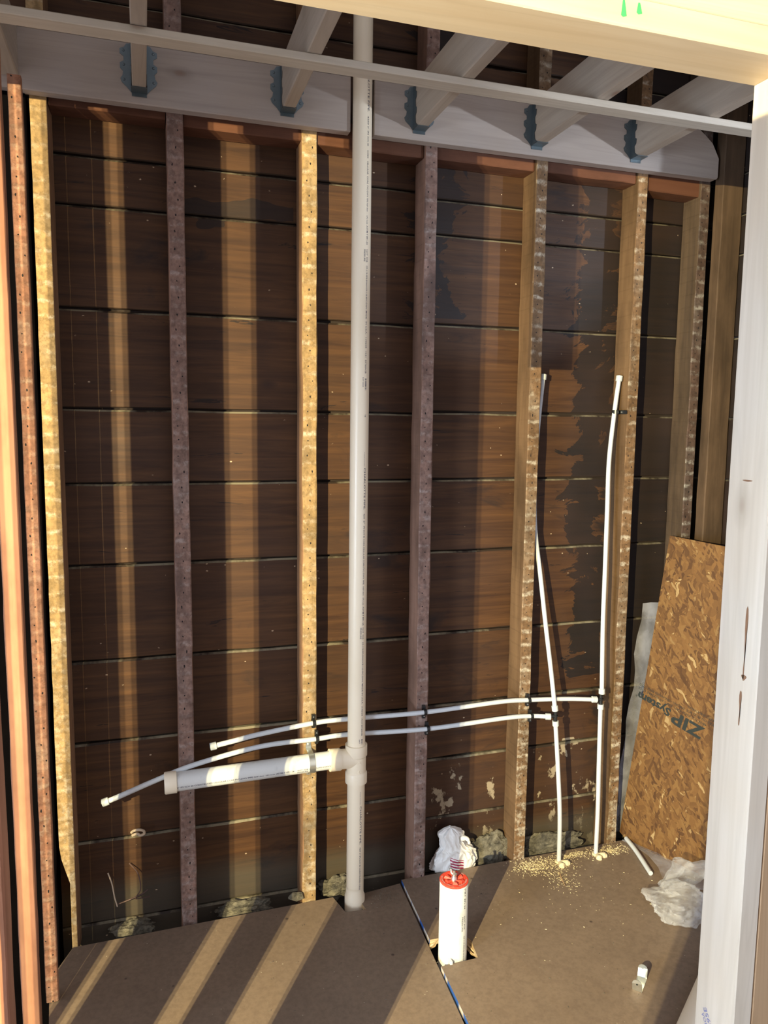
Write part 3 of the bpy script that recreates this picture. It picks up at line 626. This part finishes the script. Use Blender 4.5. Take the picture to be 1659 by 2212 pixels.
# ------------------------------------------------------------------ capped floor drain
dc = V((1.1855, -.398, 0)); RD = .0445
dr = empty('floor_drain', (dc.x, dc.y, -.2)); tag(dr, 'thick white drain pipe standing out of the floor with a red test plug', 'pipe')
bm = bmesh.new(); lathe(bm, [(RD, -.20), (RD, .2385), (RD-.001, .2405), (RD-.006, .2405), (RD-.006, .20), (0, .20)], dc, (0, 0, 1), 56); dbody = smoothshade(child(link('pipe_body', bm, M_PVCW), dr))
bm = bmesh.new(); lathe(bm, [(RD-.007, .225), (RD-.001, .241), (RD+.0003, .243), (RD+.0003, .2465), (RD-.002, .248), (RD-.011, .2475), (RD-.013, .243), (.012, .243), (.010, .247), (0, .247)], dc, (0, 0, 1), 56)
for i_ in range(6):
    a = i_*math.pi/3+.25; ca, sa = math.cos(a), math.sin(a)
    def P_(r_, t_, z_): return dc+V((ca*r_-sa*t_, sa*r_+ca*t_, z_))
    pts = [P_(.010, -.003, .244), P_(.030, -.009, .244), P_(.032, .009, .244), P_(.010, .003, .244)]; tp = [P_(.011, -.0015, .2475), P_(.027, -.005, .2525), P_(.028, .005, .2525), P_(.011, .0015, .2475)]
    va = [bm.verts.new(p_) for p_ in pts]; vb = [bm.verts.new(p_) for p_ in tp]; bm.faces.new(vb)
    for k_ in range(4): bm.faces.new((va[k_], va[(k_+1) % 4], vb[(k_+1) % 4], vb[k_]))
tp_ = child(link('test_plug', bm, M_RED), dr); smoothshade(tp_, 25)
def ring_map(u_, v_): a = -u_/(RD-.0085)+.9; r_ = RD-.0085+v_; return dc+V((r_*math.cos(a), r_*math.sin(a), .2484))
print_on('embossed_lettering', [('OATEY', .0, .024, .0045, 0), ('MADE IN USA', .045, .045, .004, 0), ('TEST PLUG 3 IN', .11, .06, .004, 0)], ring_map, M_COL, tp_, 'raised pale lettering round the red plug rim')
bm = bmesh.new(); tube(bm, [dc+V((0, 0, .245)), dc+V((0, 0, .276))], .0042, 14); lathe(bm, [(.0105, .245), (.010, .251), (.0062, .258), (.0062, .262), (0, .262)], dc, (0, 0, 1), 18)
for s in (-1, 1): tube(bm, [dc+V((0, 0, .257)), dc+V((-s*.004-.002, s*.010, .264)), dc+V((-.004-s*.002, s*.014, .276 if s > 0 else .272))], [.004, .0032, .0045], 10)
smoothshade(child(link('wing_nut', bm, M_GALV), dr))
def dmap(u_, v_): a = .42+v_/RD; return V((dc.x+(RD+.0003)*math.sin(a), dc.y-(RD+.0003)*math.cos(a), -u_))
print_on('printed_lettering', [('STM F', -.236, .026, .0055, 0), ('891-24', -.203, .034, .0055, 0), ('NOT FOR', -.145, .045, .0055, 0), ('PRESSURE', -.145, .048, .0055, -.0085), ('CP-119-FPS-DWV/CP-1', -.080, .09, .0055, 0)], dmap, M_INK, dbody, 'dark printed lettering running down the drain pipe')
bm = bmesh.new(); bmbox(bm, (1.155, -.4555, -.004), (1.163, -.436, .016), .001); child(link('pipe_burr', bm, M_PVCW), dr)

# ------------------------------------------------------------------ leaning strand board
nB = V((-.927, -.363, .089)).normalized(); oB = V((2.093, .035, .026))
vdir = (V((2.225, -.005, 1.235))-oB); vdir = (vdir-nB*vdir.dot(nB)).normalized(); udir = vdir.cross(nB).normalized()
if udir.y > 0: udir = -udir
H_ = (V((2.225, -.005, 1.235))-oB).dot(vdir)
Mb = Matrix((udir, vdir, udir.cross(vdir))).transposed().to_4x4(); Mb.translation = oB
outw = udir.cross(vdir)
sgn = 1 if outw.dot(nB) > 0 else -1
ob_out = [(0, .0), (.035, -.018), (.47, -.005), (.47, H_+.004), (.235, H_+.002), (0, H_)]
bm = bmesh.new(); poly_extrude(bm, [(a, b, 0) for a, b in ob_out], (0, 0, -sgn*.011))
osb = tag(link('strand_board', bm, M_OSB, mw=Mb), 'offcut of golden brown strand board with black stencil, leaning in the right corner', 'wood board')
def omap_factory(ox, oy, ang):
    ca, sa = math.cos(ang), math.sin(ang)
    def f(u_, v_): a, b = ox+ca*u_-sa*v_, oy+sa*u_+ca*v_; return Mb @ V((a, b, sgn*.0005))
    return f
def onb(p): d = Mb.inverted() @ V(p); return d.x, d.y
xz, yz = onb((2.248, -.232, .545)); xm, ym = onb((2.150, .035, .607))
ang = math.atan2(ym-yz, xm-xz)
zl = math.hypot(xm-xz, ym-yz)
of = omap_factory(xz, yz, ang)
print_on('stencil_lettering', [('ZIP', .0, zl*.46, .046, .0), ('System', zl*.49, zl*.50, .030, .0), ('R', zl*1.0, .008, .008, .016), ('HOLE ON STUD SIDE  SPACING / UNSANDED EDGE SIZED', -.03, zl*1.12, .0085, -.034), ('48/24 7/16 INCH CAT.  EXP 1 AT SQUARE EDGE', .0, zl*1.02, .0085, -.019), ('RATED SHEATHING', -.03, zl*.4, .0085, -.050)], of, M_STEN, osb, 'black stencilled lettering, upside down on the board')
bm = bmesh.new()
# thin plastic sheeting hanging behind the board and lying out on the floor
rows = []
for i_ in range(15):
    t_ = i_/14; z_ = .95-.95*t_; row = []
    for j_ in range(5):
        s_ = j_/4; row.append(bm.verts.new(V((2.185-.115*t_+.13*s_+.008*math.sin(i_*1.7+j_), .085-.03*t_+.006*math.sin(i_*.9+2*j_), max(z_, .012)))))
    rows.append(row)
for a, b in zip(rows, rows[1:]):
    for k_ in range(4): bm.faces.new((a[k_], a[k_+1], b[k_+1], b[k_]))
smoothshade(tag(link('plastic_sheeting', bm, M_SHEET), 'thin bluish plastic sheeting hanging in the corner behind the leaning board', 'plastic sheet'))
bm = bmesh.new(); rows = []
edgeL = [(2.080, .0), (2.098, -.06), (2.11, -.13), (2.10, -.20), (2.07, -.26), (2.055, -.32)]; edgeR = [(2.10, -.01), (2.15, -.11), (2.20, -.20), (2.24, -.28), (2.27, -.35), (2.28, -.42)]
for (a, b) in zip(edgeL, edgeR):
    rows.append([bm.verts.new(V((a[0]+(b[0]-a[0])*t_/6, a[1]+(b[1]-a[1])*t_/6, .009+.006*abs(math.sin(t_*1.9+a[1]*30))))) for t_ in range(7)])
for a, b in zip(rows, rows[1:]):
    for k_ in range(6): bm.faces.new((a[k_], a[k_+1], b[k_+1], b[k_]))
smoothshade(tag(link('plastic_sheeting', bm, M_SHEET), 'thin plastic film lying on the floor along the foot of the leaning board', 'plastic sheet'))

# white tube offcut, crumpled wraps
bm = bmesh.new(); tube(bm, spline([(2.100, .0, .015), (2.082, -.09, .0152), (2.043, -.232, .015)], 8), .0085, 18); smoothshade(tag(link('tube_offcut', bm, M_PEX), 'short white tube offcut lying on the floor in front of the leaning board', 'tube'))
def crumple(name, pts_c, rad, seed, label, flat=.5):
    bm = bmesh.new(); bmesh.ops.create_icosphere(bm, subdivisions=5, radius=1)
    C_ = V(pts_c)
    for v_ in bm.verts:
        p = v_.co.copy(); q = p*1.6+V((seed, 0, 0))
        f = 1+.34*noise.noise(q)+.22*abs(noise.noise(q*2.3))+.12*abs(noise.noise(q*5.1))-.08
        p = V((p.x*rad[0], p.y*rad[1], p.z*rad[2]))*f
        v_.co = C_+p; v_.co.z = max(v_.co.z, .0075+.002*abs(noise.noise(q*3)))
    o_ = link(name, bm, M_POLY); smoothshade(o_, 28); return tag(o_, label, 'plastic wrap', 'crumpled clear plastic')
crumple('plastic_wrap', (2.002, -.437, .035), (.108, .085, .050), 3.1, 'round crumpled clear plastic wrap on the floor, nearest the pale post')
# folded wrap standing behind
bm = bmesh.new(); rows = []
for i_ in range(13):
    t_ = i_/12; row = []
    for j_ in range(13):
        s_ = j_/12; q = V((s_*3, t_*3, 9)); d = noise.noise(q)*.014+noise.noise(q*2.7)*.006
        row.append(bm.verts.new(V((2.03+.14*s_+d*.4, -.345-.02*t_-.03*s_+d+.05*(1-t_)**2, .010+.135*t_-.02*s_*t_+d*.4))))
    rows.append(row)
for a, b in zip(rows, rows[1:]):
    for k_ in range(12): bm.faces.new((a[k_], a[k_+1], b[k_+1], b[k_]))
r_ = bmesh.ops.extrude_face_region(bm, geom=list(bm.faces)); bmesh.ops.translate(bm, verts=[g for g in r_['geom'] if isinstance(g, bmesh.types.BMVert)], vec=(.004, .012, 0))
smoothshade(tag(link('plastic_wrap', bm, M_POLY), 'folded clear plastic wrap standing against the foot of the leaning board', 'plastic wrap', 'crumpled clear plastic'), 28)

# stray pipe bracket on the floor
def bracket():
    e = empty('pipe_bracket', (1.67, -.69, .006)); tag(e, 'stray metal pipe bracket with two holed tabs lying on the floor', 'pipe bracket')
    d = V((.75, .66, 0)).normalized(); n_ = V((-d.y, d.x, 0)); bm = bmesh.new(); O_ = V((1.662, -.692, .0065)); W_ = .014
    def tab(c, s):
        pts = []
        base = O_+d*c
        for a in range(0, 181, 20):
            a_ = math.radians(a); pts.append(base+n_*math.cos(a_)*W_+V((0, 0, .024+math.sin(a_)*.014))-d*s*.006)
        pts = [base+n_*W_]+pts+[base-n_*W_]
        poly_extrude(bm, pts, d*.0018)
    tab(-.030, 1); tab(.034, -1)
    poly_extrude(bm, [O_+d*-.03+n_*W_, O_+d*.034+n_*W_, O_+d*.034-n_*W_, O_+d*-.03-n_*W_], (0, 0, .0016))
    child(link('bracket_body', bm, M_GALV), e)
    for c, s in ((-.030, 1), (.034, -1)):
        bm = bmesh.new(); lathe(bm, [(0, 0), (.0026, 0), (.0026, .0024), (0, .0024)], O_+d*(c-s*.006-.0003)+V((0, 0, .024)), d, 12); child(link('screw_hole', bm, M_BLK), e)
    return e
bracket()
# spare plastic pipes lying behind the pale post
bm = bmesh.new(); a = V((1.58, -.965, .040)); b = V((2.12, -.565, .040)); lathe(bm, [(.028, 0), (.0302, 0), (.0302, (b-a).length), (.028, (b-a).length), (.028, 0)], a, b-a, 32)
smoothshade(tag(link('spare_pipe', bm, M_PVC), 'spare grey plastic pipe lying on the floor, half hidden by the pale post', 'pipe'))
bm = bmesh.new(); a = V((1.68, -.98, .036)); b = V((1.95, -.785, .036)); lathe(bm, [(.026, 0), (.0280, 0), (.0280, (b-a).length), (.026, (b-a).length), (.026, 0)], a, b-a, 32)
smoothshade(tag(link('spare_pipe', bm, M_PVCW), 'short whiter plastic pipe tucked against the foot of the pale post', 'pipe'))

# ------------------------------------------------------------------ white bag dropped in the wall bay
bm = bmesh.new(); bmesh.ops.create_icosphere(bm, subdivisions=6, radius=1)
def bag_half(t):   # half width and centre shift at height t (0 bottom, 1 top)
    w_ = [(0, .078, .0), (.25, .086, .004), (.45, .074, .006), (.60, .052, -.004), (.72, .045, -.012), (.86, .050, -.016), (.96, .036, -.018), (1, .006, -.018)]
    for (a, wa, ca), (b, wb, cb) in zip(w_, w_[1:]):
        if t <= b: f = (t-a)/(b-a); f = f*f*(3-2*f); return wa+(wb-wa)*f, ca+(cb-ca)*f
    return w_[-1][1:]
for v_ in bm.verts:
    p = v_.co.normalized(); t = (p.z+1)/2; a = math.atan2(p.y, p.x); w_, c_ = bag_half(t)
    rr = min(1, math.sqrt(max(0, 1-p.z*p.z))*1.6)
    q = V((math.cos(a)*1.6, math.sin(a)*1.6, t*2.2)); crease = 1-.16*(abs(noise.noise(q*1.6+V((3, 0, 0))))*2)**.6-.07*abs(noise.noise(q*4.1))
    pleat = 1+.05*math.sin(a*7+t*5)*(.4+.6*abs(t-.62))
    f = rr*crease*pleat*1.12
    v_.co = V((c_+math.cos(a)*w_*f+(.020 if t < .35 and math.cos(a) < 0 else 0)*-(.35-t)*2, math.sin(a)*.036*f*(1.1 if t < .5 else .8), -.075+.18*t+.004*noise.noise(q*3)))
# twisted corner
tube(bm, spline([(.018, -.020, .062), (.034, -.028, .066), (.044, -.030, .056), (.048, -.030, .044)], 4), [.010]*4+[.008]*4+[.006]*4+[.005], 10)
bag = link('crumpled_bag', bm, M_BAG, mw=Matrix.Translation(V((1.375, .045, .052)))); smoothshade(bag, 50)
tag(bag, 'crumpled white plastic bag with dark red stripes stuffed in the wall bay at floor level', 'bag')

# ------------------------------------------------------------------ debris, wires
def lump(c, r, seed, label, mat_=M_DEB, name='debris_heap'):
    bm = bmesh.new(); bmesh.ops.create_icosphere(bm, subdivisions=4, radius=1)
    for v_ in bm.verts:
        p = v_.co.copy(); q = p*2+V((seed, seed*.3, 0)); f = 1+.4*noise.noise(q)+.25*noise.noise(q*3.1)
        v_.co = V((c[0]+p.x*r[0]*f, c[1]+p.y*r[1]*f, c[2]+p.z*r[2]*f))
    return tag(link(name, bm, mat_), label, 'debris')
lump((.225, .06, -.035), (.065, .035, .022), 1, 'dusty debris at the bottom of the first wall bay, below the cut wires')
lump((.595, .055, -.03), (.085, .036, .026), 2, 'dusty debris at the bottom of the second wall bay, lit by the wide stripe')
lump((.935, .07, -.02), (.070, .028, .040), 3, 'dusty debris behind the foot of the tall plastic pipe')
lump((1.545, .075, .015), (.085, .022, .070), 4, 'grey debris heap right of the crumpled white bag')
lump((1.80, .075, .0), (.13, .022, .050), 5, 'grey debris in the wall bay behind the two risers')
bm = bmesh.new(); poly_extrude(bm, [(.735, -.012, .018), (.750, -.016, .036), (.785, -.014, .030), (.790, -.012, .010), (.765, -.010, .002)], (.0, .008, .004)); bmesh.ops.bevel(bm, geom=list(bm.edges), offset=.0015, segments=1, affect='EDGES'); tag(link('plaster_chip', bm, M_DEB), 'pale plaster chip at the foot of the brightly lit stud', 'plaster chip')
bm = bmesh.new(); pts = [(.228, .085, .290), (.236, .072, .302), (.252, .066, .306), (.266, .07, .298), (.268, .074, .286), (.256, .07, .284), (.245, .068, .292), (.230, .072, .286)]; tube(bm, spline(pts, 6), .0045, 10); smoothshade(tag(link('cable_stub', bm, M_CABLE), 'curled pale cable stub poking from the sheathing in the first bay', 'cable'))
bm = bmesh.new(); tube(bm, spline([(.150, .085, .160), (.162, .07, .130), (.170, .06, .085), (.178, .055, .055)], 6), .0022, 8); smoothshade(tag(link('cut_wire', bm, M_CABLE), 'thin pale cut wire hanging left of the first light stripe', 'wire'))
bm = bmesh.new(); tube(bm, spline([(.178, .06, .060), (.215, .055, .072), (.255, .06, .082), (.275, .07, .088)], 6), .0022, 8); tube(bm, spline([(.218, .09, .180), (.245, .07, .15), (.252, .06, .10), (.235, .055, .075), (.25, .06, .068), (.28, .07, .062)], 6), .0018, 8)
smoothshade(tag(link('cut_wire', bm, M_WIRE), 'dark curled cut wires across the foot of the first light stripe', 'wire'))
# sawdust, one object
bm = bmesh.new(); rnd = random.Random(11)
def chip(bm, x_, y_, s):
    a = rnd.uniform(0, 6.3); L = s*rnd.uniform(.6, 1.6); w_ = s*rnd.uniform(.2, .45); z_ = .0063; d = V((math.cos(a), math.sin(a), 0)); n_ = V((-d.y, d.x, 0)); p = V((x_, y_, z_)); t_ = V((0, 0, rnd.uniform(.0004, .0022)))
    vs = [bm.verts.new(q) for q in (p-d*L, p+n_*w_, p+d*L, p-n_*w_, p+t_+n_*w_*.2)]
    bm.faces.new(vs[:4]); 
    for i_ in range(4): bm.faces.new((vs[i_], vs[(i_+1) % 4], vs[4]))
for cx_, cy_, sx_, sy_, n_ in ((1.70, -.062, .055, .035, 750), (1.64, -.05, .03, .018, 260), (1.84, -.030, .045, .012, 300), (1.99, -.045, .05, .018, 520), (1.72, -.17, .025, .035, 160), (1.78, -.20, .20, .15, 110)):
    for _ in range(n_):
        x_ = rnd.gauss(cx_, sx_); y_ = rnd.gauss(cy_, sy_)
        if y_ < .0 and x_ < 2.08 and math.hypot(x_-1.7605, y_+.06) > .013: chip(bm, x_, y_, rnd.choice((.0016, .0022, .003)))
tag(link('sawdust', bm, M_SAW), 'scattered yellow sawdust round the feet of the two risers', 'sawdust', kind='stuff')
bm = bmesh.new(); rnd = random.Random(5)
for _ in range(220):
    x_ = rnd.uniform(.45, 2.0); y_ = rnd.uniform(-.95, -.03)
    if math.hypot(x_-dc.x, y_-dc.y) < .07 or (.88 < x_ < 1.01 and y_ > -.13) : continue
    chip(bm, x_, y_, rnd.choice((.0015, .002, .003)))
for _ in range(200):
    chip(bm, rnd.gauss(1.06, .03), rnd.gauss(-.08, .03), rnd.choice((.0012, .002)))
tag(link('wood_crumbs', bm, M_DEB), 'pale crumbs and chips strewn over the brown floor sheets', 'crumbs', kind='stuff')
bm = bmesh.new(); tube(bm, [(1.703, -.205, .009), (1.715, -.16, .009), (1.730, -.115, .009)], [.001, .0035, .0012], 6); tag(link('wood_splinter', bm, M_TAN), 'long brown splinter lying in the sawdust left of the left riser foot', 'wood sliver')

# ink on the new lumber
def pmap(u_, v_):   # on the left face of the pale post; letters turned half round
    ang_ = math.radians(-140); ca, sa = math.cos(ang_), math.sin(ang_); a, b = ca*u_-sa*v_, sa*u_+ca*v_
    return V((1.2252, -1.470-a*1., .588+b))
js = bpy.data.objects['jack_stud']
def pmap(u_, v_):
    d = V((0, .60, .80)).normalized(); n_ = V((0, .80, -.60))
    p = V((1.2252, -1.457, .593))+d*u_+n_*v_; return p
print_on('ink_stamp', [('0895E', 0, .040, .0095, -.004), ('HTHOA', -.004, .036, .0075, .008)], pmap, M_BINK, js, 'blue ink stamp')
k = Mt('bark_inclusion_wood', .8); M_BARK = k.done((.22, .12, .065))
for (y_, z_, h_, w_) in ((-1.4705, 1.300, .125, .0011), (-1.472, 1.243, .010, .0045), (-1.468, 1.19, .06, .0009), (-1.452, 1.565, .003, .010)):
    bm = bmesh.new(); poly_extrude(bm, [(1.2256, y_+w_*math.sin(a_)+.002*math.sin(a_*2), z_+h_/2*math.cos(a_)) for a_ in [i_*math.pi/8 for i_ in range(16)]], (-.0006, 0, 0))
    o = child(link('knot_mark', bm, M_BARK), js); o['label'] = 'dark knot and crack mark'
hp = bpy.data.objects['header_plate']
bm = bmesh.new()
for x_, l_ in ((.922, .020), (.946, .013)):
    bm.faces.new([bm.verts.new(p) for p in ((x_, -1.5004, 2.217), (x_+.003, -1.5004, 2.217), (x_+.007, -1.5004, 2.217-l_), (x_+.001, -1.5004, 2.217-l_-.002), (x_-.002, -1.5004, 2.217-l_))])
me = bpy.data.meshes.new('green_mark'); bm.to_mesh(me); bm.free(); me.materials.append(M_GINK); o = bpy.data.objects.new('green_mark', me); col.objects.link(o); child(o, hp); o['label'] = 'two green ink strokes'
bpy.context.view_layer.update()
